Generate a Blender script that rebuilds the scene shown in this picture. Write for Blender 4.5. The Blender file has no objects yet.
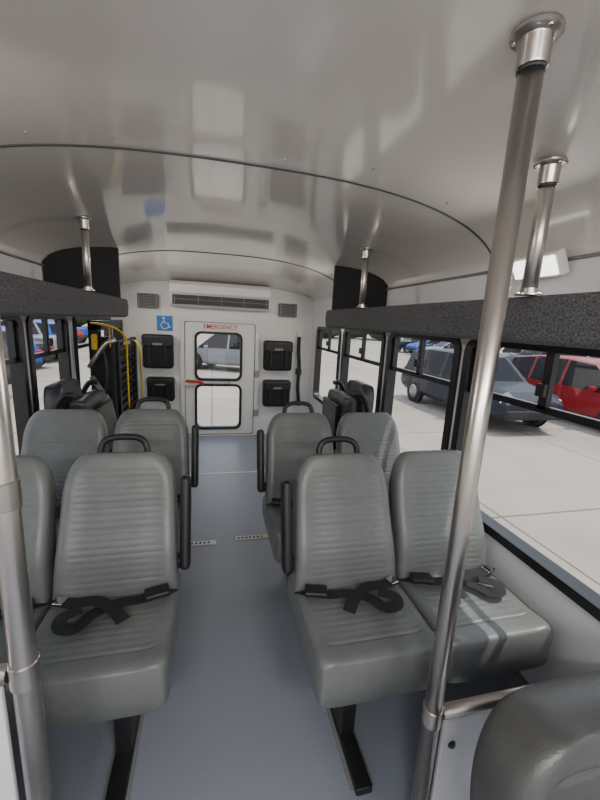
import bpy, bmesh, math, random
from mathutils import Vector, Matrix, Quaternion
random.seed(4)
S=bpy.context.scene
COL=S.collection

# ---------------------------------------------------------------- materials
def mat(name, col, rough=0.5, metal=0.0, bump=0.0, bscale=50, var=0.0, vscale=8, coat=0.0, spec=0.5, emit=None, estr=0, detail=3, col2=None, stretch=None, crough=0.03):
    m=bpy.data.materials.new(name); m.use_nodes=True
    nt=m.node_tree; N=nt.nodes; L=nt.links
    b=N['Principled BSDF']
    b.inputs['Base Color'].default_value=(*col,1)
    b.inputs['Roughness'].default_value=rough
    b.inputs['Metallic'].default_value=metal
    b.inputs['Coat Weight'].default_value=coat
    b.inputs['Coat Roughness'].default_value=crough
    b.inputs['Specular IOR Level'].default_value=spec
    tc=N.new('ShaderNodeTexCoord')
    mp=N.new('ShaderNodeMapping'); L.new(tc.outputs['Object'],mp.inputs[0])
    if stretch: mp.inputs['Scale'].default_value=stretch
    if emit:
        b.inputs['Emission Color'].default_value=(*emit,1); b.inputs['Emission Strength'].default_value=estr
    if var>0 or col2:
        n=N.new('ShaderNodeTexNoise'); n.inputs['Scale'].default_value=vscale; n.inputs['Detail'].default_value=detail
        L.new(mp.outputs[0],n.inputs[0])
        r=N.new('ShaderNodeValToRGB')
        r.color_ramp.elements[0].position=0.35; r.color_ramp.elements[1].position=0.65
        c2=col2 if col2 else tuple(min(1,c*(1+var)) for c in col)
        c1=col if col2 else tuple(c*(1-var) for c in col)
        r.color_ramp.elements[0].color=(*c1,1); r.color_ramp.elements[1].color=(*c2,1)
        L.new(n.outputs[0],r.inputs[0]); L.new(r.outputs[0],b.inputs['Base Color'])
    if bump>0:
        n=N.new('ShaderNodeTexNoise'); n.inputs['Scale'].default_value=bscale; n.inputs['Detail'].default_value=detail
        L.new(mp.outputs[0],n.inputs[0])
        bp=N.new('ShaderNodeBump'); bp.inputs['Strength'].default_value=bump; bp.inputs['Distance'].default_value=0.01
        L.new(n.outputs[0],bp.inputs['Height']); L.new(bp.outputs[0],b.inputs['Normal'])
        if coat>0: L.new(bp.outputs[0],b.inputs['Coat Normal'])
    return m

M={}
M['ceil']=mat('ceiling_fiberglass',(0.68,0.63,0.585),0.14,bump=0.18,bscale=2.6,coat=0.9,spec=0.8,detail=1,crough=0.06)
M['wall']=mat('wall_panel',(0.70,0.69,0.71),0.35,bump=0.05,bscale=60)
M['wall2']=mat('rear_wall_gelcoat',(0.76,0.75,0.72),0.3,bump=0.05,bscale=30)
M['floor']=mat('floor_vinyl',(0.240,0.260,0.298),0.36,bump=0.05,bscale=220,var=0.06,vscale=160)
M['seat']=mat('seat_vinyl_grey',(0.148,0.154,0.147),0.33,bump=0.10,bscale=260,var=0.05,vscale=30)
M['seatd']=mat('seat_vinyl_dark',(0.070,0.070,0.068),0.33,bump=0.15,bscale=260)
M['flip']=mat('flip_seat_vinyl',(0.035,0.035,0.037),0.3,bump=0.15,bscale=200)
M['black']=mat('black_plastic',(0.012,0.012,0.013),0.42)
M['blackm']=mat('black_matte',(0.008,0.008,0.009),0.8,bump=0.2,bscale=200)
M['rubber']=mat('black_rubber',(0.01,0.01,0.011),0.5)
M['frame']=mat('window_frame_black',(0.010,0.010,0.012),0.35)
M['carpet']=mat('rack_carpet',(0.050,0.050,0.053),0.95,bump=0.8,bscale=260,col2=(0.17,0.17,0.175),vscale=190)
M['steel']=mat('brushed_steel',(0.58,0.54,0.50),0.30,metal=1.0,bump=0.02,bscale=90,stretch=(1,1,0.03))
M['seam']=mat('seam_dark',(0.06,0.06,0.06),0.5)
M['white']=mat('white_plastic',(0.72,0.71,0.68),0.4)
M['grey']=mat('grey_plastic',(0.20,0.20,0.20),0.5)
M['red']=mat('red_paint',(0.60,0.02,0.02),0.4)
M['yellow']=mat('yellow_paint',(0.70,0.45,0.01),0.4)
M['blue']=mat('blue_sign',(0.01,0.18,0.60),0.4)
M['belt']=mat('belt_webbing',(0.010,0.010,0.012),0.6,bump=0.4,bscale=500)
M['chrome']=mat('chrome',(0.8,0.8,0.8),0.12,metal=1)
M['led']=mat('led_lens',(0.9,0.9,0.9),0.4,emit=(1,0.97,0.9),estr=3)
M['tire']=mat('tire',(0.015,0.015,0.015),0.8)
M['cglass']=mat('car_glass',(0.008,0.009,0.012),0.2,spec=0.15)
M['rim']=mat('rim',(0.35,0.35,0.35),0.3,metal=0.9)
M['lampr']=mat('tail_lamp',(0.5,0.01,0.01),0.2)
M['lampw']=mat('head_lamp',(0.6,0.6,0.6),0.1)
M['tree']=mat('foliage',(0.03,0.07,0.02),0.9,bump=1,bscale=2,var=0.5,vscale=1)
M['bldg']=mat('building_wall',(0.45,0.42,0.38),0.8,var=0.05)
def paint(n,c): return mat('car_paint_'+n,c,0.42,coat=0.12,spec=0.3)
g=bpy.data.materials.new('window_glass'); g.use_nodes=True; nt=g.node_tree; nt.nodes.clear()
o=nt.nodes.new('ShaderNodeOutputMaterial'); t=nt.nodes.new('ShaderNodeBsdfTransparent'); gl=nt.nodes.new('ShaderNodeBsdfGlossy'); mx=nt.nodes.new('ShaderNodeMixShader')
t.inputs[0].default_value=(0.95,0.96,0.95,1); gl.inputs['Roughness'].default_value=0.02; gl.inputs[0].default_value=(1,1,1,1); mx.inputs[0].default_value=0.04
nt.links.new(t.outputs[0],mx.inputs[1]); nt.links.new(gl.outputs[0],mx.inputs[2]); nt.links.new(mx.outputs[0],o.inputs[0])
M['glass']=g
m=mat('concrete_lot',(0.365,0.315,0.260),0.9,var=0.10,vscale=0.6,detail=8); nt=m.node_tree
br=nt.nodes.new('ShaderNodeTexBrick'); br.offset=0; br.inputs['Scale'].default_value=1; br.inputs['Mortar Size'].default_value=0.018
br.inputs['Brick Width'].default_value=3.6; br.inputs['Row Height'].default_value=3.6
br.inputs['Color1'].default_value=(1,1,1,1); br.inputs['Color2'].default_value=(0.90,0.90,0.90,1); br.inputs['Mortar'].default_value=(0.42,0.40,0.37,1)
tc=[n for n in nt.nodes if n.type=='TEX_COORD'][0]; nt.links.new(tc.outputs['Object'],br.inputs[0])
mm=nt.nodes.new('ShaderNodeMix'); mm.data_type='RGBA'; mm.blend_type='MULTIPLY'; mm.inputs[0].default_value=1
rp=[n for n in nt.nodes if n.type=='VALTORGB'][0]
nt.links.new(rp.outputs[0],mm.inputs[6]); nt.links.new(br.outputs[0],mm.inputs[7]); nt.links.new(mm.outputs[2],nt.nodes['Principled BSDF'].inputs['Base Color'])
M['ground']=m

# ---------------------------------------------------------------- helpers
def empty(name,loc=(0,0,0),rotz=0):
    e=bpy.data.objects.new(name,None); e.location=loc; e.rotation_euler=(0,0,rotz); e.empty_display_size=0.1; COL.objects.link(e); return e
def obj(name,me,parent=None,loc=(0,0,0),rot=(0,0,0)):
    ob=bpy.data.objects.new(name,me); COL.objects.link(ob); ob.location=loc; ob.rotation_euler=rot
    if parent: ob.parent=parent
    return ob
def mk(name,vs,fs,mt,parent=None,smooth=False,loc=(0,0,0),rot=(0,0,0)):
    me=bpy.data.meshes.new(name); me.from_pydata([tuple(v) for v in vs],[],fs); me.materials.append(mt)
    bm=bmesh.new(); bm.from_mesh(me); bmesh.ops.remove_doubles(bm,verts=bm.verts,dist=1e-5); bmesh.ops.recalc_face_normals(bm,faces=bm.faces); bm.to_mesh(me); bm.free()
    if smooth:
        for p in me.polygons: p.use_smooth=True
    return obj(name,me,parent,loc,rot)
def boxes(name,bl,mt,parent=None,bevel=0,loc=(0,0,0),rot=(0,0,0),seg=2):
    bm=bmesh.new()
    for b in bl:
        x0,x1,y0,y1,z0,z1=b
        r=bmesh.ops.create_cube(bm,size=1)
        for v in r['verts']:
            v.co=Vector(((x0+x1)/2+v.co.x*(x1-x0),(y0+y1)/2+v.co.y*(y1-y0),(z0+z1)/2+v.co.z*(z1-z0)))
    me=bpy.data.meshes.new(name); bm.to_mesh(me); bm.free(); me.materials.append(mt)
    ob=obj(name,me,parent,loc,rot)
    if bevel>0:
        md=ob.modifiers.new('b','BEVEL'); md.width=bevel; md.segments=seg; md.limit_method='ANGLE'
        for p in me.polygons: p.use_smooth=True
        ob.modifiers.new('wn','WEIGHTED_NORMAL')
    return ob
def box(name,x0,x1,y0,y1,z0,z1,mt,parent=None,bevel=0,**k): return boxes(name,[(x0,x1,y0,y1,z0,z1)],mt,parent,bevel,**k)
def smoothpts(pts,n=6,closed=False):
    P=[Vector(p) for p in pts]; out=[]
    L=len(P); rng=L if closed else L-1
    for i in range(rng):
        if closed: a,b,c,d=P[(i-1)%L],P[i],P[(i+1)%L],P[(i+2)%L]
        else: a,b,c,d=P[max(i-1,0)],P[i],P[i+1],P[min(i+2,L-1)]
        for k in range(n):
            s=k/n
            out.append(0.5*((2*b)+(c-a)*s+(2*a-5*b+4*c-d)*s*s+(3*b-a-3*c+d)*s**3))
    if not closed: out.append(P[-1])
    return out
def tube(name,pts,r,mt,parent=None,closed=False,seg=16,loc=(0,0,0),rot=(0,0,0)):
    P=[Vector(p) for p in pts]; n=len(P); vs=[];fs=[]
    R=r if isinstance(r,(list,tuple)) else [r]*n
    t0=(P[1]-P[0]).normalized(); up=Vector((0,0,1)) if abs(t0.z)<0.9 else Vector((1,0,0))
    nrm=t0.cross(up).normalized(); prev=t0
    for i in range(n):
        if closed: t=(P[(i+1)%n]-P[i-1]).normalized()
        else: t=(P[min(i+1,n-1)]-P[max(i-1,0)]).normalized()
        q=prev.rotation_difference(t); nrm=(q@nrm).normalized(); prev=t
        bn=t.cross(nrm)
        for k in range(seg):
            a=2*math.pi*k/seg; vs.append(P[i]+R[i]*(math.cos(a)*nrm+math.sin(a)*bn))
    rn=n if closed else n-1
    for i in range(rn):
        j=(i+1)%n
        for k in range(seg):
            l=(k+1)%seg; fs.append((i*seg+k,i*seg+l,j*seg+l,j*seg+k))
    if not closed:
        fs.append(tuple(range(seg))[::-1]); fs.append(tuple((n-1)*seg+k for k in range(seg)))
    me=bpy.data.meshes.new(name); me.from_pydata([tuple(v) for v in vs],[],fs); me.materials.append(mt)
    for p in me.polygons: p.use_smooth=len(p.vertices)==4
    return obj(name,me,parent,loc,rot)
def ribbon(name,pts,w,th,side,mt,parent=None):
    P=smoothpts(pts,8); vs=[];fs=[]
    for i,p in enumerate(P):
        t=(P[min(i+1,len(P)-1)]-P[max(i-1,0)]).normalized()
        up=Vector(side); s=t.cross(up).normalized(); nn=s.cross(t).normalized()
        for a,b in ((-1,0),(1,0),(1,1),(-1,1)): vs.append(p+s*a*w/2+nn*b*th)
    for i in range(len(P)-1):
        for k in range(4):
            l=(k+1)%4; fs.append((i*4+k,i*4+l,i*4+4+l,i*4+4+k))
    fs.append((0,1,2,3)); e=(len(P)-1)*4; fs.append((e,e+1,e+2,e+3))
    return mk(name,vs,fs,mt,parent,smooth=False)
def rrect(x0,x1,z0,z1,r,n=6):
    out=[]
    for cx,cz,a0 in ((x1-r,z1-r,0),(x0+r,z1-r,90),(x0+r,z0+r,180),(x1-r,z0+r,270)):
        for k in range(n+1):
            a=math.radians(a0+90*k/n); out.append((cx+r*math.cos(a),cz+r*math.sin(a)))
    return out
def ring(name,outer,inner,axis,c0,c1,mt,parent=None):
    n=len(outer); vs=[]
    f=(lambda p,c:(c,p[0],p[1])) if axis=='x' else (lambda p,c:(p[0],c,p[1]))
    for c in (c0,c1):
        vs+=[f(p,c) for p in outer]; vs+=[f(p,c) for p in inner]
    fs=[]
    for k in range(n):
        l=(k+1)%n
        fs+=[(k,l,n+l,n+k),(2*n+k,2*n+l,3*n+l,3*n+k),(k,l,2*n+l,2*n+k),(n+k,n+l,3*n+l,3*n+k)]
    return mk(name,vs,fs,mt,parent)
def lathe(name,prof,mt,parent=None,loc=(0,0,0),seg=24,rot=(0,0,0),flat=False):
    vs=[];fs=[]
    for r,z in prof:
        for k in range(seg):
            a=2*math.pi*k/seg; vs.append((r*math.cos(a),r*math.sin(a),z))
    n=len(prof)
    for i in range(n-1):
        for k in range(seg):
            l=(k+1)%seg; fs.append((i*seg+k,i*seg+l,(i+1)*seg+l,(i+1)*seg+k))
    fs.append(tuple(range(seg))[::-1]); fs.append(tuple((n-1)*seg+k for k in range(seg)))
    me=bpy.data.meshes.new(name); me.from_pydata(vs,[],fs); me.materials.append(mt)
    for p in me.polygons: p.use_smooth=len(p.vertices)==4
    ob=obj(name,me,parent,loc,rot)
    if flat:
        try: me.set_sharp_from_angle(angle=math.radians(35))
        except Exception: pass
    return ob

# ---------------------------------------------------------------- room dims
XR=1.23; XL=-1.03; XC=0.10; HW=1.13; YR=4.6; YF=-1.8
ZB=1.71
def amp(y): return 0.29 if y<3.5 else 0.29-0.16*((y-3.5)/1.1)**1.3
def zc(x,y):
    d=min(abs(x-XC)/HW,1.0)
    return ZB+amp(y)*math.sqrt(max(0,1-d**2.7))

box('floor',XL-0.06,XR+0.06,YF,YR+0.06,-0.08,0.0,M['floor'])
vs=[];fs=[]; nx=72
ys=[YF+i*(3.5-YF)/10 for i in range(11)]+[3.5+1.14*i/12 for i in range(1,13)]
xs=[XC+HW*math.sin(math.pi/2*(-1+2*i/nx)) for i in range(nx+1)]
for y in ys:
    for x in xs: vs.append((x,y,zc(x,y)))
nr=nx+1
for j in range(len(ys)-1):
    for i in range(nx): fs.append((j*nr+i,j*nr+i+1,(j+1)*nr+i+1,(j+1)*nr+i))
c=mk('ceiling',vs,fs,M['ceil'],smooth=True)
md=c.modifiers.new('s','SOLIDIFY'); md.thickness=0.02; md.offset=1
def seam(name,y,w=0.012):
    vs=[];fs=[]
    for i,x in enumerate(xs):
        for dy,dz in ((-w/2,-0.001),(-w/2,-0.005),(w/2,-0.005),(w/2,-0.001)): vs.append((x,y+dy,zc(x,y)+dz))
    for i in range(nx):
        for k in range(3): fs.append((i*4+k,i*4+k+1,i*4+5+k,i*4+4+k))
    return mk(name,vs,fs,M['seam'],smooth=True)
seam('trim_1',1.50,0.009); seam('trim_2',3.5,0.014); seam('trim_3',-0.4)
for i,x in enumerate((XR-0.004,XL+0.004)):
    tube('trim_%d'%(4+i),[(x,y,ZB+0.004) for y in (YF,0,2,3.45)],0.007,M['grey'])

# side walls
def wall(name,x0,x1,ops,sill,head,top=1.75):
    bl=[(x0,x1,YF,YR+0.06,-0.08,sill),(x0,x1,YF,YR+0.06,head,top)]
    yy=YF
    for a,b in ops:
        bl.append((x0,x1,yy,a,sill,head)); yy=b
    bl.append((x0,x1,yy,YR+0.06,sill,head))
    return boxes(name,bl,M['wall'])
SILL=0.575; HEAD=1.415; TR=1.165
opsR=[(-1.6,-0.55),(-0.45,0.58),(0.70,1.59),(1.67,2.43),(2.53,3.38),(3.50,4.32)]
opsL=[(-1.6,-0.55),(-0.45,0.62),(0.74,1.52),(1.62,2.36),(2.46,3.03),(3.20,4.25)]
wall('wall_right',XR,XR+0.06,opsR,SILL,HEAD)
wall('wall_left',XL-0.06,XL,opsL,SILL,HEAD)
wn=0
def window(side,y0,y1):
    global wn; wn+=1
    xi=XR if side>0 else XL
    e=empty('window_%d'%wn,(0,0,0))
    a,b=(xi-0.014*side,xi+0.055*side); a,b=min(a,b),max(a,b)
    outer=rrect(y0-0.022,y1+0.022,SILL-0.022,HEAD+0.0,0.07); inner=rrect(y0+0.022,y1-0.022,SILL+0.018,HEAD-0.03,0.05)
    ring('frame',outer,inner,'x',a,b,M['frame'],e)
    xm=xi+0.02*side; h=0.012
    yc=(y0+y1)/2
    bl=[(xm-h,xm+h,y0+0.02,y1-0.02,TR-0.014,TR+0.014),(xm-h,xm+h,yc-0.018,yc+0.018,TR,HEAD-0.02),(xm-h,xm+h,y0+0.02,y0+0.045,TR,HEAD-0.02),(xm-h,xm+h,y1-0.045,y1-0.02,TR,HEAD-0.02)]
    boxes('sliders',bl,M['frame'],e)
    boxes('latch',[(xi-0.006*side-0.008,xi-0.006*side+0.008,yc-0.02,yc+0.02,TR+0.05,TR+0.10)],M['black'],e,0.003)
    box('glass',xm-0.0015,xm+0.0015,y0+0.02,y1-0.02,SILL+0.01,HEAD-0.02,M['glass'],e)
for a,b in opsR: window(1,a,b)
for a,b in opsL: window(-1,a,b)
box('baseboard_right',XR-0.02,XR,YF,YR,0,0.09,M['grey'])
box('baseboard_left',XL,XL+0.02,YF,YR,0,0.09,M['grey'])

boxes('wall_front',[(XL-0.06,XR+0.06,YF-0.06,YF,-0.08,0.6),(XL-0.06,XR+0.06,YF-0.06,YF,1.75,2.0),(XL-0.06,XL+0.06,YF-0.06,YF,0.6,1.75),(XR-0.06,XR+0.06,YF-0.06,YF,0.6,1.75)],M['wall'])

# rear wall & door
DX0,DX1,DZ=-0.33,0.53,1.41
boxes('wall_back',[(XL-0.06,DX0,YR,YR+0.06,-0.08,1.9),(DX1,XR+0.06,YR,YR+0.06,-0.08,1.9),(DX0,DX1,YR,YR+0.06,DZ,1.9)],M['wall2'])
d=empty('door_1')
W0,W1=-0.185,0.345
uz0,uz1,lz0,lz1=0.715,1.27,0.10,0.64
boxes('leaf',[(DX0,W0,YR+0.005,YR+0.045,0.0,DZ),(W1,DX1,YR+0.005,YR+0.045,0,DZ),(W0,W1,YR+0.005,YR+0.045,uz1,DZ),(W0,W1,YR+0.005,YR+0.045,lz1,uz0),(W0,W1,YR+0.005,YR+0.045,0,lz0)],M['wall2'],d)
ring('door_frame',rrect(DX0-0.03,DX1+0.03,-0.0,DZ+0.03,0.03),rrect(DX0+0.012,DX1-0.012,0.012,DZ-0.012,0.03),'y',YR-0.02,YR,M['white'],d)
ring('door_gap',rrect(DX0+0.012,DX1-0.012,0.012,DZ-0.012,0.03),rrect(DX0+0.018,DX1-0.018,0.018,DZ-0.018,0.03),'y',YR-0.004,YR+0.003,M['seam'],d)
for nm,z0,z1 in (('upper',uz0,uz1),('lower',lz0,lz1)):
    ring('gasket_'+nm,rrect(W0-0.018,W1+0.018,z0-0.018,z1+0.018,0.08),rrect(W0+0.010,W1-0.010,z0+0.010,z1-0.010,0.06),'y',YR-0.012,YR+0.05,M['rubber'],d)
    box('glass_'+nm,W0,W1,YR+0.02,YR+0.023,z0,z1,M['glass'],d)
box('lock_box',-0.32,-0.20,YR-0.045,YR+0.004,0.64,0.72,M['white'],d,0.008)
tube('red_handle',smoothpts([(-0.30,YR-0.05,0.70),(-0.24,YR-0.07,0.70),(-0.14,YR-0.06,0.69),(-0.10,YR-0.05,0.66)]),0.016,M['red'],d)
tube('pull_bar',smoothpts([(-0.15,YR,0.68),(-0.15,YR-0.04,0.675),(0.0,YR-0.045,0.675),(0.20,YR-0.045,0.675),(0.20,YR,0.68)]),0.009,M['steel'],d)
for i,z in enumerate((0.25,0.75,1.2)): box('hinge_%d'%i,DX1-0.015,DX1+0.045,YR-0.03,YR-0.008,z,z+0.09,M['steel'],d,0.004)
s=empty('emergency_sign')
box('plate',-0.10,0.30,YR-0.008,YR+0.004,1.305,1.385,M['white'],s)
tx=bpy.data.curves.new('lettering','FONT'); tx.body='EMERGENCY'; tx.size=0.070; tx.align_x='CENTER'; tx.align_y='CENTER'; tx.extrude=0.001; tx.offset=0.0005; tx.materials.append(M['red'])
to=bpy.data.objects.new('lettering',tx); COL.objects.link(to); to.parent=s; to.location=(0.10,YR-0.010,1.345); to.rotation_euler=(math.pi/2,0,0)
s=empty('wheelchair_sign',(-0.53,YR-0.006,1.36))
box('plate',-0.085,0.085,-0.004,0.006,-0.085,0.085,M['blue'],s,0.004)
tube('wheel',[(0.0+0.042*math.cos(a),-0.007,-0.022+0.042*math.sin(a)) for a in [math.pi*0.55+i*2*math.pi*0.85/20 for i in range(21)]],0.006,M['white'],s)
tube('figure',[(-0.01,-0.007,0.045),(-0.005,-0.007,0.005),(0.035,-0.007,0.002),(0.052,-0.007,-0.045),(0.066,-0.007,-0.04)],0.007,M['white'],s)
lathe('head',[(0.012,0),(0.012,0.004)],M['white'],s,(-0.012,-0.004,0.06),rot=(math.pi/2,0,0))

# AC unit
e=empty('air_conditioner')
vs=[];prof=[(4.6,1.84),(4.40,1.84),(4.34,1.80),(4.33,1.715),(4.36,1.695),(4.345,1.67),(4.36,1.59),(4.42,1.565),(4.6,1.565)]
n=len(prof)
for x in (-0.45,0.66): vs+=[(x,y,z-0.01) for y,z in prof]
fs=[(k,(k+1)%n,n+(k+1)%n,n+k) for k in range(n)]+[tuple(range(n)),tuple(range(n,2*n))]
ob=mk('housing',vs,fs,M['white'],e); b=ob.modifiers.new('b','BEVEL'); b.width=0.008; b.segments=2
box('outlet',-0.42,0.63,4.335,4.37,1.58,1.680,M['black'],e,0.004)
boxes('louvers',[(-0.42,0.63,4.325,4.34,z,z+0.005) for z in (1.63,)]+[(-0.40+i*0.25,-0.395+i*0.25,4.326,4.34,1.585,1.675) for i in range(5)],M['grey'],e)
for x,z in ((-0.70,1.60),(0.90,1.585)):
    e=empty('wall_speaker',(x,YR,z))
    box('body',-0.11,0.11,-0.07,0,-0.08,0.08,M['grey'],e,0.012)
    boxes('grille',[(-0.085,0.085,-0.078,-0.068,zz,zz+0.008) for zz in [-0.06+i*0.017 for i in range(8)]],M['black'],e)
def bag(x,z,w,h,d=0.13):
    e=empty('storage_bag',(x,YR-0.005,z))
    box('body',-w/2,w/2,-d,0,-h/2,h/2,M['blackm'],e,0.035,seg=4)
    box('flap',-w/2-0.004,w/2+0.004,-d-0.012,-0.01,h*0.12,h/2+0.006,M['black'],e,0.03,seg=4)
    box('label',-0.05,0.05,-d-0.016,-d-0.010,h*0.2,h*0.27,M['grey'],e)
    boxes('straps',[(-w*0.3,-w*0.3+0.025,-d-0.018,-d+0.01,-h*0.35,h*0.2),(w*0.3-0.025,w*0.3,-d-0.018,-d+0.01,-h*0.35,h*0.2)],M['belt'],e,0.003)
bag(0.79,1.03,0.35,0.36); bag(0.79,0.56,0.34,0.33); bag(-0.60,1.04,0.33,0.38); bag(-0.58,0.60,0.30,0.28)
e=empty('tie_down_strap',(1.06,YR-0.06,0.9))
ribbon('webbing',[(0,0.02,0.40),(-0.01,-0.02,0.2),(0.01,-0.01,0),(0.0,-0.03,-0.25),(0.03,-0.02,-0.5)],0.045,0.004,(0,1,0),M['belt'],e)
box('buckle',-0.035,0.035,-0.05,0.0,-0.1,-0.02,M['black'],e,0.006)
box('anchor',-0.03,0.03,0.0,0.06,0.37,0.43,M['steel'],e,0.006)

# ---------------------------------------------------------------- racks
def rack(name,xf,xw,y0,y1):
    s=1 if xw>xf else -1
    xw-=0.004*s
    prof=[(xw,1.425),(xf+0.02*s,1.417),(xf,1.43),(xf-0.006*s,1.50),(xf,1.55),(xf+0.012*s,1.560),(xf+0.03*s,1.555),(xf+0.035*s,1.45),(xw,1.45)]
    n=len(prof); vs=[]
    for y in (y0,y1): vs+=[(x,y,z) for x,z in prof]
    fs=[(k,(k+1)%n,n+(k+1)%n,n+k) for k in range(n)]+[tuple(range(n)),tuple(range(n,2*n))]
    return mk(name,vs,fs,M['carpet'])
rack('luggage_rack',0.93,XR,-0.6,3.05); rack('luggage_rack',-0.66,XL,-0.6,3.30)
def endpanel(xa,ya,xb,yb):
    vs=[];n=12
    for off in (0,0.03):
        for i in range(n+1):
            t=i/n; x=xa+(xb-xa)*t; y=ya+(yb-ya)*t+off
            vs+=[(x,y,1.455),(x,y,zc(x,y)-0.004)]
    fs=[];m=2*(n+1)
    for i in range(n):
        a=2*i; fs+=[(a,a+2,a+3,a+1),(m+a,m+a+1,m+a+3,m+a+2),(a+1,a+3,m+a+3,m+a+1),(a,a+2,m+a+2,m+a)]
    fs+=[(0,1,m+1,m),(2*n,2*n+1,m+2*n+1,m+2*n)]
    mk('rack_end_panel',vs,fs,M['blackm'])
endpanel(0.968,3.0,XR-0.005,2.55); endpanel(-0.698,3.22,XL+0.005,2.72)

# ---------------------------------------------------------------- poles
def pole(x,y,z0,z1,collars=(),name='grab_pole',R=0.0225,bot=True):
    e=empty(name,(x,y,0))
    z1-=0.002
    tube('shaft',[(0,0,z0),(0,0,(z0+z1)/2),(0,0,z1)],R,M['steel'],e,seg=28)
    k=R/0.0225
    lathe('top_flange',[(0.044*k,z1),(0.044*k,z1-0.005),(0.040*k,z1-0.009),(0.029*k,z1-0.011),(0.028*k,z1-0.014),(0.028*k,z1-0.054),(0.027*k,z1-0.057),(0.023*k,z1-0.058)],M['steel'],e,seg=32,flat=True)
    lathe('top_gap',[(0.0248*k,z1-0.058),(0.0248*k,z1-0.063)],M['seam'],e,seg=28)
    for q in range(3):
        a=q*2.1+0.4; lathe('screw_%d'%q,[(0.004,z1-0.012),(0.004,z1-0.006)],M['chrome'],e,(0.036*k*math.cos(a),0.036*k*math.sin(a),0),seg=10)
    if bot: lathe('bottom_flange',[(0.040*k,z0),(0.040*k,z0+0.005),(0.026*k,z0+0.008),(0.025*k,z0+0.02)],M['steel'],e,seg=32,flat=True)
    for z in collars: lathe('collar',[(0.0235,z-0.026),(0.0258,z-0.024),(0.0258,z+0.024),(0.0235,z+0.026)],M['steel'],e,seg=28,flat=True)
    return e
pole(0.575,0.685,0.0,zc(0.575,0.685),collars=(0.44,))
pole(-0.35,0.69,0.0,zc(-0.35,0.69),collars=(0.76,1.13))
for x,y in ((0.935,0.98),(0.945,2.32),(-0.675,2.37),(-0.675,0.98)):
    pole(x,y,1.562,zc(x,y),R=0.019 if y>2 else 0.022)
e=empty('modesty_panel'); tube('rail',[(0.602,0.685,0.44),(0.9,0.685,0.44),(XR-0.002,0.685,0.44)],0.018,M['steel'],e)
box('board',0.615,XR-0.022,0.678,0.692,0.0,0.415,M['wall'],e,0.004)
lathe('rivet',[(0.012,0),(0.008,0.006)],M['black'],e,(0.645,0.676,0.33),rot=(math.pi/2,0,0))
lathe('rivet_b',[(0.012,0),(0.008,0.006)],M['black'],e,(1.15,0.676,0.33),rot=(math.pi/2,0,0))
e=empty('modesty_panel'); tube('rail',[(-0.377,0.69,0.76),(-0.7,0.69,0.76),(XL+0.002,0.69,0.76)],0.018,M['steel'],e)
box('board',XL+0.022,-0.39,0.683,0.697,0.0,0.73,M['wall'],e,0.004)

# ---------------------------------------------------------------- seats
def sm(a,b,x):
    t=max(0,min(1,(x-a)/(b-a))); return t*t*(3-2*t)
def pad(name,W,L,T,wf,disp,mt,nu=36,nv=150,p=5,q=10):
    vs=[];fs=[]
    for s in (-1,1):
        for j in range(nv+1):
            v=j/nv
            ev=(max(0,1-abs(2*v-1)**q))**(1/q)
            for i in range(nu+1):
                u=math.sin(math.pi/2*(-1+2*i/nu)); eu=(max(0,1-abs(u)**p))**(1/p)
                e=eu*ev
                y=s*T/2*e
                if s<0: y-=disp(u,v)*min(1,e*1.2)
                vs.append((W/2*wf(v)*u,y,L*v))
    m=(nu+1)*(nv+1)
    for s in (0,1):
        for j in range(nv):
            for i in range(nu):
                a=s*m+j*(nu+1)+i; fs.append((a,a+1,a+nu+2,a+nu+1))
    me=bpy.data.meshes.new(name); me.from_pydata(vs,[],fs); me.materials.append(mt)
    bm=bmesh.new(); bm.from_mesh(me); bmesh.ops.remove_doubles(bm,verts=bm.verts,dist=1e-5); bmesh.ops.recalc_face_normals(bm,faces=bm.faces); bm.to_mesh(me); bm.free()
    for pp in me.polygons: pp.use_smooth=True
    return me
def wf_back(v):
    f=1.0-0.10*v
    if v>0.68:
        t=(v-0.68)/0.32; f*=0.50+0.50*(max(0,1-t**2.4))**(1/2.4)
    if v<0.08: f*=0.93+0.07*math.sqrt(max(0,1-((0.08-v)/0.08)**2))
    return f
def ribs(u,v,N,u0,v0,v1,dep):
    mask=(1-sm(u0-0.04,u0+0.02,abs(u)))*sm(v0-0.01,v0+0.01,v)*(1-sm(v1-0.01,v1+0.01,v))
    edge=math.exp(-((abs(u)-u0)/0.025)**2)*sm(v0,v0+0.03,v)*(1-sm(v1-0.02,v1,v))
    return mask*dep*(abs(math.sin(math.pi*N*v))**0.35-1)-0.0025*edge
def disp_back(u,v):
    b=0.010*sm(0.55,0.9,abs(u))*(1-sm(0.75,1,v))
    lum=0.018*math.exp(-((v-0.3)/0.2)**2)
    return b+lum+ribs(u,v,24,0.74,0.12,0.88,0.0024)
def wf_c(v):
    if v<0.12: return 0.90+0.10*math.sqrt(max(0,1-((0.12-v)/0.12)**2))
    return 1.0
def disp_c(u,v):
    b=0.010*sm(0.6,0.9,abs(u))+0.012*(1-sm(0,0.25,v))-0.012*sm(0.5,1,v)
    return b+ribs(u,v,18,0.76,0.20,0.97,0.0018)-0.004*math.exp(-((v-0.17)/0.010)**2)*(1-sm(0.72,0.78,abs(u)))
SWd=0.434
me_back=pad('backrest_mesh',SWd,0.56,0.095,wf_back,disp_back,M['seat'])
me_cush=pad('cushion_mesh',SWd,0.475,0.165,wf_c,disp_c,M['seat'],q=11,p=7)
me_shell=pad('shell_mesh',SWd*0.97,0.52,0.05,wf_back,lambda u,v:0,M['black'],nu=16,nv=30)
TILT=math.radians(-19)
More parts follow.
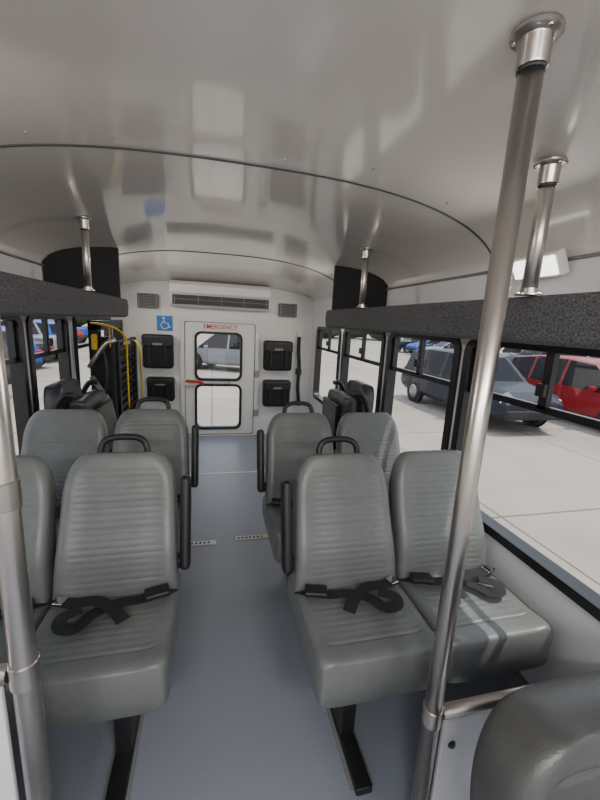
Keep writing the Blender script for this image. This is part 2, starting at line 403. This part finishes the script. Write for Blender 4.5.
def seatunit(e,cx,k,mb=me_back,mc=me_cush):
    obj('cushion_%d'%k,mc,e,(cx,0.0,0.355),(-math.pi/2,0,0))
    obj('backrest_%d'%k,mb,e,(cx,0.375,0.380),(TILT,0,0))
    obj('back_shell_%d'%k,me_shell,e,(cx,0.415,0.380),(TILT,0,0))
def belt(e,cx,sgn,variant=0,z=0.447):
    p=[(cx-0.20*sgn,0.35,z-0.02),(cx-0.17*sgn,0.30,z+0.010),(cx-0.10*sgn,0.275,z+0.012),(cx-0.01*sgn,0.265,z+0.011),(cx+0.05*sgn,0.225,z+0.010),(cx+0.08*sgn,0.175,z+0.012),(cx+0.12*sgn,0.175,z+0.020),(cx+0.13*sgn,0.215,z+0.022),(cx+0.08*sgn,0.245,z+0.022)]
    ribbon('belt_%d'%variant,p,0.044,0.003,(0,0,1),M['belt'],e)
    p=[(cx+0.205*sgn,0.35,z-0.02),(cx+0.185*sgn,0.31,z+0.014),(cx+0.12*sgn,0.285,z+0.016),(cx+0.05*sgn,0.28,z+0.020),(cx-0.01*sgn,0.24,z+0.020),(cx-0.06*sgn,0.18,z+0.014)]
    ribbon('belt_b_%d'%variant,p,0.044,0.003,(0,0,1),M['belt'],e)
    boxes('buckle_%d'%variant,[(-0.042,0.042,-0.026,0.026,0,0.020)],M['black'],e,0.006,loc=(cx-0.15*sgn,0.29,z+0.012),rot=(0,0,-0.25*sgn))
    boxes('tongue_%d'%variant,[(-0.016,0.016,-0.020,0.020,0,0.005)],M['chrome'],e,0.002,loc=(cx+0.165*sgn,0.30,z+0.020),rot=(0,0,0.3*sgn))
def double_seat(y,ca,cw,xw):
    s=1 if cw>ca else -1
    e=empty('double_bus_seat',(ca,y,0))
    seatunit(e,0,1); seatunit(e,cw-ca,2)
    w=cw-ca; wl=xw-ca
    xa,xb=sorted((-0.17*s,wl-0.004*s))
    boxes('frame',[(xa,xb,0.06,0.10,0.240,0.282),(xa,xb,0.34,0.38,0.240,0.282)],M['black'],e,0.004)
    lx=-0.06*s if s>0 else 0.06
    boxes('pedestal',[(lx-0.026,lx+0.026,0.10,0.34,0.02,0.28),(lx-0.028,lx+0.028,-0.06,0.44,0.0,0.028)],M['black'],e,0.006)
    boxes('foot_plate',[(lx-0.040,lx-0.028,-0.04,0.42,0.0,0.006),(lx+0.028,lx+0.040,-0.04,0.42,0.0,0.006)],M['grey'],e)
    yb=0.375+0.50*math.sin(-TILT)+0.03
    tube('grab_handle',smoothpts([(-0.085,yb-0.02,0.79),(-0.088,yb,0.885),(-0.078,yb+0.012,0.940),(-0.04,yb+0.02,0.960),(0.04,yb+0.02,0.960),(0.078,yb+0.012,0.940),(0.088,yb,0.885),(0.085,yb-0.02,0.79)],6),0.013,M['black'],e)
    boxes('armrest',[(-0.02,0.02,-0.035,0.03,0.10,0.46)],M['black'],e,0.018,loc=(-0.240*s,0.365,0.385),rot=(TILT*0.9,0,0),seg=4)
    lathe('arm_hinge',[(0.028,-0.015),(0.028,0.015)],M['black'],e,(-0.218*s,0.42,0.50),rot=(0,math.pi/2,0))
    belt(e,0,s,0); belt(e,w,s,1)
    return e
double_seat(0.86,0.53,0.969,XR); double_seat(1.57,0.515,0.955,XR)
double_seat(0.95,-0.34,-0.779,XL); double_seat(1.68,-0.335,-0.775,XL)

# foremost dark seat by the pole
def wf_r(v):
    f=1.0
    if v>0.62:
        t=(v-0.62)/0.38; f*=0.55+0.45*(max(0,1-t**2.2))**(1/2.2)
    return f
me_backd=pad('backrest_dark_mesh',0.56,0.50,0.14,wf_r,lambda u,v:0.012*sm(0.55,0.9,abs(u))-0.007*math.exp(-((abs(u)-0.78)/0.02)**2)*(1-sm(0.84,0.88,v))-0.007*math.exp(-((v-0.88)/0.008)**2)*(1-sm(0.74,0.79,abs(u))),M['seatd'],nu=44)
me_cushd=pad('cushion_dark_mesh',0.50,0.45,0.13,wf_c,lambda u,v:0.01*sm(0.6,0.9,abs(u)),M['seatd'],q=7)
e=empty('bus_seat',(0.755,-0.12,0))
obj('cushion',me_cushd,e,(0,0,0.375),(-math.pi/2,0,0)); obj('backrest',me_backd,e,(0,0.45,0.275),(math.radians(-12),0,0))
def pt(sx,v,rr=0.965): return (0.28*rr*wf_r(v)*sx,0.45+0.50*v*math.sin(math.radians(12))-0.060,0.275+0.50*v*math.cos(math.radians(12))-0.006)
tube('seam_piping',smoothpts([pt(-1,v,0.93) for v in (.3,.5,.65,.8,.88,.93,.96)]+[pt(x,.975,0.93) for x in (-.6,0,.6)]+[pt(1,v,0.93) for v in (.96,.93,.88,.8,.65,.3)],5),0.0045,M['seatd'],e)
boxes('pedestal',[(-0.05,0.05,0.12,0.32,0.0,0.33),(-0.15,0.15,0.0,0.42,0.0,0.02),(-0.2,0.2,0.03,0.44,0.29,0.32)],M['black'],e,0.005)

# folded side-facing flip seats near the lift area
me_fb=pad('flip_back_mesh',0.43,0.52,0.10,wf_back,lambda u,v:0.012*sm(0.5,0.9,abs(u)),M['flip'],nu=20,nv=40)
me_fc=pad('flip_cushion_mesh',0.41,0.44,0.12,wf_c,lambda u,v:0.012*sm(0.5,0.9,abs(u)),M['flip'],nu=20,nv=40,q=6)
def flip(x,y,side,ztop=0.0):
    e=empty('folded_flip_seat',(x,y,0),-math.pi/2 if side>0 else math.pi/2)
    obj('backrest',me_fb,e,(0,0.05,0.47+ztop),(math.radians(-4),0,0))
    obj('folded_cushion',me_fc,e,(0,-0.08,0.46+ztop),(math.radians(-3),0,0))
    boxes('cushion_pan',[(-0.17,0.17,-0.165,-0.14,0.50+ztop,0.84+ztop)],M['black'],e,0.01)
    boxes('hinge_arms',[(-0.22,-0.195,-0.15,0.10,0.40+ztop,0.50+ztop),(0.195,0.22,-0.15,0.10,0.40+ztop,0.50+ztop)],M['black'],e,0.01)
    boxes('mechanism',[(-0.18,0.18,-0.10,0.10,0.36+ztop,0.46+ztop),(-0.15,-0.10,-0.04,0.04,0.0,0.4+ztop),(0.10,0.15,-0.04,0.04,0.0,0.4+ztop),(-0.19,0.19,-0.12,0.09,0.0,0.03)],M['black'],e,0.01)
    for sx in (-1,1): tube('arm_%d'%sx,smoothpts([(sx*0.23,0.10,0.58+ztop),(sx*0.235,0.06,0.80+ztop),(sx*0.235,0.0,0.93+ztop),(sx*0.23,-0.06,0.94+ztop)]),0.018,M['black'],e)
flip(1.03,2.62,1,0.04); flip(-0.83,2.55,-1,0.03)

# wheelchair lift
e=empty('wheelchair_lift')
boxes('posts',[(-0.96,-0.88,3.28,3.36,0,1.38),(-0.96,-0.88,4.06,4.14,0,1.38),(-0.96,-0.88,3.28,4.14,1.30,1.38)],M['black'],e,0.008)
bl=[(-0.80,-0.75,3.34,3.38,0.06,1.22),(-0.80,-0.75,4.04,4.08,0.06,1.22)]+[(-0.79,-0.76,3.36,4.06,0.08+i*0.07,0.095+i*0.07) for i in range(17)]
boxes('folded_platform',bl,M['black'],e,0.003)
boxes('platform_plate',[(-0.835,-0.805,3.36,4.06,0.1,1.15),(-0.88,-0.84,3.30,3.60,0.4,1.25)],M['black'],e,0.004)
boxes('hydraulic_housing',[(-0.93,-0.76,3.20,3.28,0.55,1.26)],M['blackm'],e,0.02)
tube('yellow_handrail',smoothpts([(-0.69,3.34,0.66),(-0.69,3.34,1.05),(-0.69,3.32,1.24),(-0.75,3.30,1.32),(-0.84,3.27,1.35),(-0.93,3.25,1.36)]),0.008,M['yellow'],e)
tube('yellow_handrail_b',smoothpts([(-0.70,4.0,0.62),(-0.70,4.0,1.00),(-0.72,4.01,1.16),(-0.80,4.04,1.20)]),0.009,M['yellow'],e)
boxes('yellow_strap',[(-0.78,-0.775,3.18,3.20,1.18,1.33)],M['yellow'],e)
tube('lift_arm',[(-0.93,3.17,1.02),(-0.80,3.17,1.22),(-0.74,3.20,1.24)],0.020,M['steel'],e)
tube('lift_arm_b',[(-0.92,3.17,0.95),(-0.80,3.17,0.75),(-0.76,3.20,0.45)],0.020,M['grey'],e)
boxes('pump_box',[(-0.98,-0.80,3.42,3.72,0.0,0.36)],M['black'],e,0.015)
boxes('control_pendant',[(-0.90,-0.86,3.14,3.18,1.16,1.28)],M['yellow'],e,0.01)
tube('hose',smoothpts([(-0.86,3.20,1.3),(-0.80,3.15,1.0),(-0.84,3.16,0.7),(-0.88,3.2,0.3)]),0.009,M['black'],e)
boxes('base',[(-0.98,-0.70,3.26,4.16,0,0.05)],M['black'],e,0.005)

# floor hardware
def track(x0,x1,y):
    e=empty('floor_anchor_track')
    box('rail',x0,x1,y-0.022,y+0.022,0.0,0.005,M['steel'],e,0.001)
    boxes('slots',[(x0+0.01+i*0.026,x0+0.024+i*0.026,y-0.010,y+0.010,0.005,0.0058) for i in range(int((x1-x0-0.02)/0.026))],M['black'],e)
track(-0.14,0.03,2.25); track(0.16,0.38,2.27)
box('trim_7',XL+0.02,XR-0.02,3.38,3.395,0.0,0.003,M['white'])
bm=bmesh.new()
for x,y in ((-0.55,0.55),(0.55,1.35),(0.9,1.42),(0.9,2.0),(-0.3,1.42),(0.25,1.42),(0.3,0.5),(0.62,2.6),(-0.2,2.6),(-0.55,1.42)):
    r=bmesh.ops.create_cone(bm,cap_ends=True,segments=12,radius1=0.007,radius2=0.004,depth=0.004,matrix=Matrix.Translation((x,y,zc(x,y)-0.001))@Matrix.Rotation(math.pi,4,'X'))
me=bpy.data.meshes.new('trim_8'); bm.to_mesh(me); bm.free(); me.materials.append(M['chrome']); obj('trim_8',me)
def cove(x,y,power):
    s=1 if x>XC else -1
    e=empty('cove_and_fill_light',(x,y,1.69),0)
    e.rotation_euler=(0,math.radians(62)*s,0)
    box('housing',-0.045,0.045,-0.11,0.11,-0.0,0.035,M['white'],e,0.008)
    box('lens',-0.034,0.034,-0.095,0.095,-0.008,0.002,M['led'],e,0.003)
    ld=bpy.data.lights.new('lamp','AREA'); ld.energy=power; ld.shape='RECTANGLE'; ld.size=0.06; ld.size_y=0.18; ld.color=(1,0.96,0.9)
    lo=bpy.data.objects.new('lamp',ld); COL.objects.link(lo); lo.parent=e; lo.location=(0,0,-0.012)
for x,y,p in ((1.17,1.22,4),(-0.97,1.0,4),(1.17,-0.7,5),(-0.97,-0.7,5),(1.17,3.35,7),(-0.97,3.55,7)): cove(x,y,p)  # first is a real fixture, the rest added fill; rear pair brightens back wall
for x in (-0.35,0.55):
    y=-0.95; e=empty('fill_light',(x,y,zc(x,y)-0.075)); e.rotation_euler=(math.radians(22),0,0)  # added fill lamps behind the camera, only to brighten the interior
    box('housing',-0.27,0.27,-0.17,0.17,-0.03,0.0,M['white'],e,0.01)
    box('lens',-0.25,0.25,-0.15,0.15,-0.036,-0.028,M['led'],e,0.003)
    ld=bpy.data.lights.new('lamp','AREA'); ld.energy=20; ld.shape='RECTANGLE'; ld.size=0.5; ld.size_y=0.3; ld.color=(1,0.98,0.95)
    lo=bpy.data.objects.new('lamp',ld); COL.objects.link(lo); lo.parent=e; lo.location=(0,0,-0.04)

# ---------------------------------------------------------------- exterior
GZ=-0.85
vs=[(-120,-120,GZ),(120,-120,GZ),(120,120,GZ),(-120,120,GZ)]
mk('parking_lot_ground',vs,[(0,1,2,3)],M['ground'])
def car(name,x,y,rz,pm,kind='suv'):
    e=empty(name,(x,y,GZ),rz)
    if kind=='suv':
        st=[(-2.35,.45,.80,.84,.86,.70),(-2.30,.38,1.0,1.12,.90,.74),(-2.12,.34,1.02,1.60,.92,.70),(-1.25,.30,1.02,1.72,.93,.70),(-1.17,.30,1.02,1.73,.93,.70),(-.20,.28,1.01,1.73,.93,.70),(-.12,.28,1.01,1.72,.93,.70),(.55,.28,1.0,1.66,.93,.68),(1.25,.30,.99,1.10,.92,.76),(2.05,.34,.90,.98,.90,.70),(2.32,.42,.72,.80,.80,.60)]
        gs={2,4,6,7}; gt={1,7}
    elif kind=='pickup':
        st=[(-2.8,.5,1.0,1.02,.94,.90),(-2.75,.45,1.1,1.12,.96,.92),(-1.1,.42,1.1,1.14,.97,.92),(-.95,.42,1.1,1.72,.97,.74),(-.1,.40,1.1,1.82,.97,.74),(-.02,.40,1.1,1.82,.97,.74),(.85,.40,1.1,1.76,.97,.72),(1.45,.42,1.1,1.22,.96,.82),(2.5,.44,1.02,1.12,.95,.80),(2.8,.5,.85,.95,.88,.7)]
        gs={3,5,6}; gt={2,6}
    else:
        st=[(-2.3,.42,.72,.80,.80,.66),(-2.2,.34,.92,1.0,.86,.70),(-1.7,.30,.94,1.06,.88,.70),(-1.05,.26,.94,1.38,.89,.62),(-.2,.24,.92,1.44,.90,.62),(-.12,.24,.92,1.44,.90,.62),(.45,.24,.92,1.38,.90,.62),(1.15,.28,.90,.98,.88,.70),(1.95,.32,.80,.86,.86,.66),(2.25,.38,.62,.68,.74,.56)]
        gs={2,3,5,6}; gt={2,6}
    vs=[];fs=[];mi=[]
    for X,zb,zt,zr,w,wr in st:
        vs+=[(-w*.9,X,zb),(-w,X,zb+.12),(-w,X,(zb+zt)/2+.08),(-w*.965,X,zt),(-wr,X,zr-.03),(-wr*.8,X,zr),(wr*.8,X,zr),(wr,X,zr-.03),(w*.965,X,zt),(w,X,(zb+zt)/2+.08),(w,X,zb+.12),(w*.9,X,zb)]
    for i in range(len(st)-1):
        for k in range(12):
            l=(k+1)%12; fs.append((i*12+k,i*12+l,i*12+12+l,i*12+12+k))
            g=(k in (3,7) and i in gs) or (k in (5,) and i in gt)
            mi.append(1 if g else 0)
    fs.append(tuple(range(12))); mi.append(0); fs.append(tuple((len(st)-1)*12+k for k in range(12))); mi.append(0)
    me=bpy.data.meshes.new('body'); me.from_pydata(vs,[],fs); me.materials.append(pm); me.materials.append(M['cglass'])
    for p,ii in zip(me.polygons,mi): p.material_index=ii
    ob=obj('body',me,e); b=ob.modifiers.new('b','BEVEL'); b.width=0.03; b.segments=2; b.limit_method='ANGLE'; b.angle_limit=0.5
    R=.36 if kind!='sedan' else .32
    ax=(-1.4,1.45) if kind!='pickup' else (-1.75,1.8)
    for a in ax:
        for sx in (-1,1):
            w=.84
            lathe('wheel',[(R*.55,-.11),(R*.9,-.115),(R,-.08),(R,.08),(R*.9,.115),(R*.55,.11)],M['tire'],e,(sx*w,a,R),seg=24,rot=(0,math.pi/2,0))
            lathe('hubcap',[(R*.62,-.01),(R*.55,.012),(R*.2,.02)],M['rim'],e,(sx*(w+.112),a,R),seg=14,rot=(0,math.pi/2*sx,0))
            lathe('wheel_arch',[(R*1.16,-.02),(R*1.16,.02)],M['tire'],e,(sx*.905,a,R+.02),seg=24,rot=(0,math.pi/2,0))
    f=st[-2]; r=st[1]
    boxes('headlamps',[(-.85,-.55,f[0]+.02,f[0]+.14,f[2]-.2,f[2]-.06),(.55,.85,f[0]+.02,f[0]+.14,f[2]-.2,f[2]-.06)],M['lampw'],e,0.03)
    boxes('taillamps',[(-.91,-.66,r[0]-.05,r[0]+.16,r[2]-.2,r[2]-.02),(.66,.91,r[0]-.05,r[0]+.16,r[2]-.2,r[2]-.02)],M['lampr'],e,0.02)
    boxes('bumpers',[(-.8,.8,st[-1][0]-.05,st[-1][0]+.06,.38,.60),(-.8,.8,st[0][0]-.06,st[0][0]+.05,.40,.62)],M['tire'],e,0.04)
    boxes('mirrors',[(-1.06,-.90,.75,.90,1.0,1.12),(.90,1.06,.75,.90,1.0,1.12)],pm,e,0.03)
P={'dark':paint('charcoal',(.014,.017,.028)),'red':paint('red',(.26,.010,.016)),'silver':paint('silver',(.22,.23,.24)),'white':paint('white',(.45,.45,.45)),'blue':paint('blue',(.012,.06,.35)),'black':paint('black',(.01,.01,.012))}
car('parked_suv',7.2,9.1,math.pi,P['dark'],'suv')
car('parked_pickup_truck',10.2,8.0,math.pi,P['red'],'suv')
car('parked_car',0.9,17.5,math.radians(65),P['silver'],'suv')
car('parked_car',-3.8,22,math.radians(90),P['dark'],'sedan')
row=['silver','black','white','blue','red','silver','dark','white','black','silver','blue','dark']
for i,cn in enumerate(row):
    car('parked_car',19+0.4*(i%3),-6+i*3.0+(6 if i>3 else 0),math.pi/2,P[cn],('suv','sedan','suv','pickup')[i%4])
for i,cn in enumerate(['dark','blue','black','silver','blue','dark','red','blue']):
    car('parked_car',-7.4-0.6*i,11.0+i*2.9,math.radians(70),P[cn],('suv','suv','sedan','pickup')[i%4])
e=empty('building'); boxes('walls',[(34,46,-40,14,GZ,3.6)],M['bldg'],e); boxes('storefront_glass',[(33.95,34.02,-36+i*5,-32.5+i*5,GZ+.4,2.0) for i in range(9)],M['cglass'],e); boxes('canopy',[(33.2,34,-40,14,2.3,2.9)],M['blue'],e)
def trees(name,pts):
    bm=bmesh.new()
    for (x,y,r) in pts:
        bmesh.ops.create_icosphere(bm,subdivisions=2,radius=r,matrix=Matrix.Translation((x,y,GZ+r*1.0)))
        bmesh.ops.create_cone(bm,cap_ends=True,segments=8,radius1=.25,radius2=.15,depth=r,matrix=Matrix.Translation((x,y,GZ+r*.4)))
    for v in bm.verts: v.co+=Vector([random.uniform(-.25,.25) for _ in range(3)])
    me=bpy.data.meshes.new(name); bm.to_mesh(me); bm.free(); me.materials.append(M['tree']); obj(name,me)
trees('tree_line',[(50+random.uniform(-4,4),20+i*3.2,random.uniform(2.4,4)) for i in range(20)]+[(-40+i*3.4,62+random.uniform(-3,3),random.uniform(2.4,4.2)) for i in range(28)]+[(-42+random.uniform(-3,3),-20+i*3.4,random.uniform(2.4,4.2)) for i in range(24)])

# ---------------------------------------------------------------- light
ld=bpy.data.lights.new('sun','SUN'); ld.energy=4.6; ld.angle=0.01; ld.color=(1,0.95,0.88)
so=bpy.data.objects.new('sun',ld); COL.objects.link(so)
so.rotation_euler=(-Vector((1,-0.25,2.5))).to_track_quat('-Z','Y').to_euler(); so.location=(10,0,30)
w=bpy.data.worlds.new('sky'); S.world=w; w.use_nodes=True; nt=w.node_tree
bg=nt.nodes['Background']; tc=nt.nodes.new('ShaderNodeTexCoord'); sp=nt.nodes.new('ShaderNodeSeparateXYZ'); cr=nt.nodes.new('ShaderNodeValToRGB')
nt.links.new(tc.outputs['Generated'],sp.inputs[0]); nt.links.new(sp.outputs[2],cr.inputs[0]); nt.links.new(cr.outputs[0],bg.inputs[0])
cr.color_ramp.elements[0].position=0.0; cr.color_ramp.elements[0].color=(1,0.98,0.97,1)
cr.color_ramp.elements[1].position=0.6; cr.color_ramp.elements[1].color=(0.60,0.70,0.90,1)
bg.inputs[1].default_value=2.1

# ---------------------------------------------------------------- camera
cam=bpy.data.cameras.new('camera'); co=bpy.data.objects.new('camera',cam); COL.objects.link(co); S.camera=co
fwd=Vector((.2316,.951,-.204)).normalized(); r0=Vector((.972,-.226,.051)); r0=(r0-fwd*r0.dot(fwd)).normalized(); up=r0.cross(fwd).normalized()
Mx=Matrix((( r0.x,up.x,-fwd.x,0),(r0.y,up.y,-fwd.y,0),(r0.z,up.z,-fwd.z,1.445),(0,0,0,1)))
co.matrix_world=Mx
cam.sensor_fit='VERTICAL'; cam.sensor_height=36; cam.lens=370/800*36; cam.clip_start=0.02; cam.clip_end=500
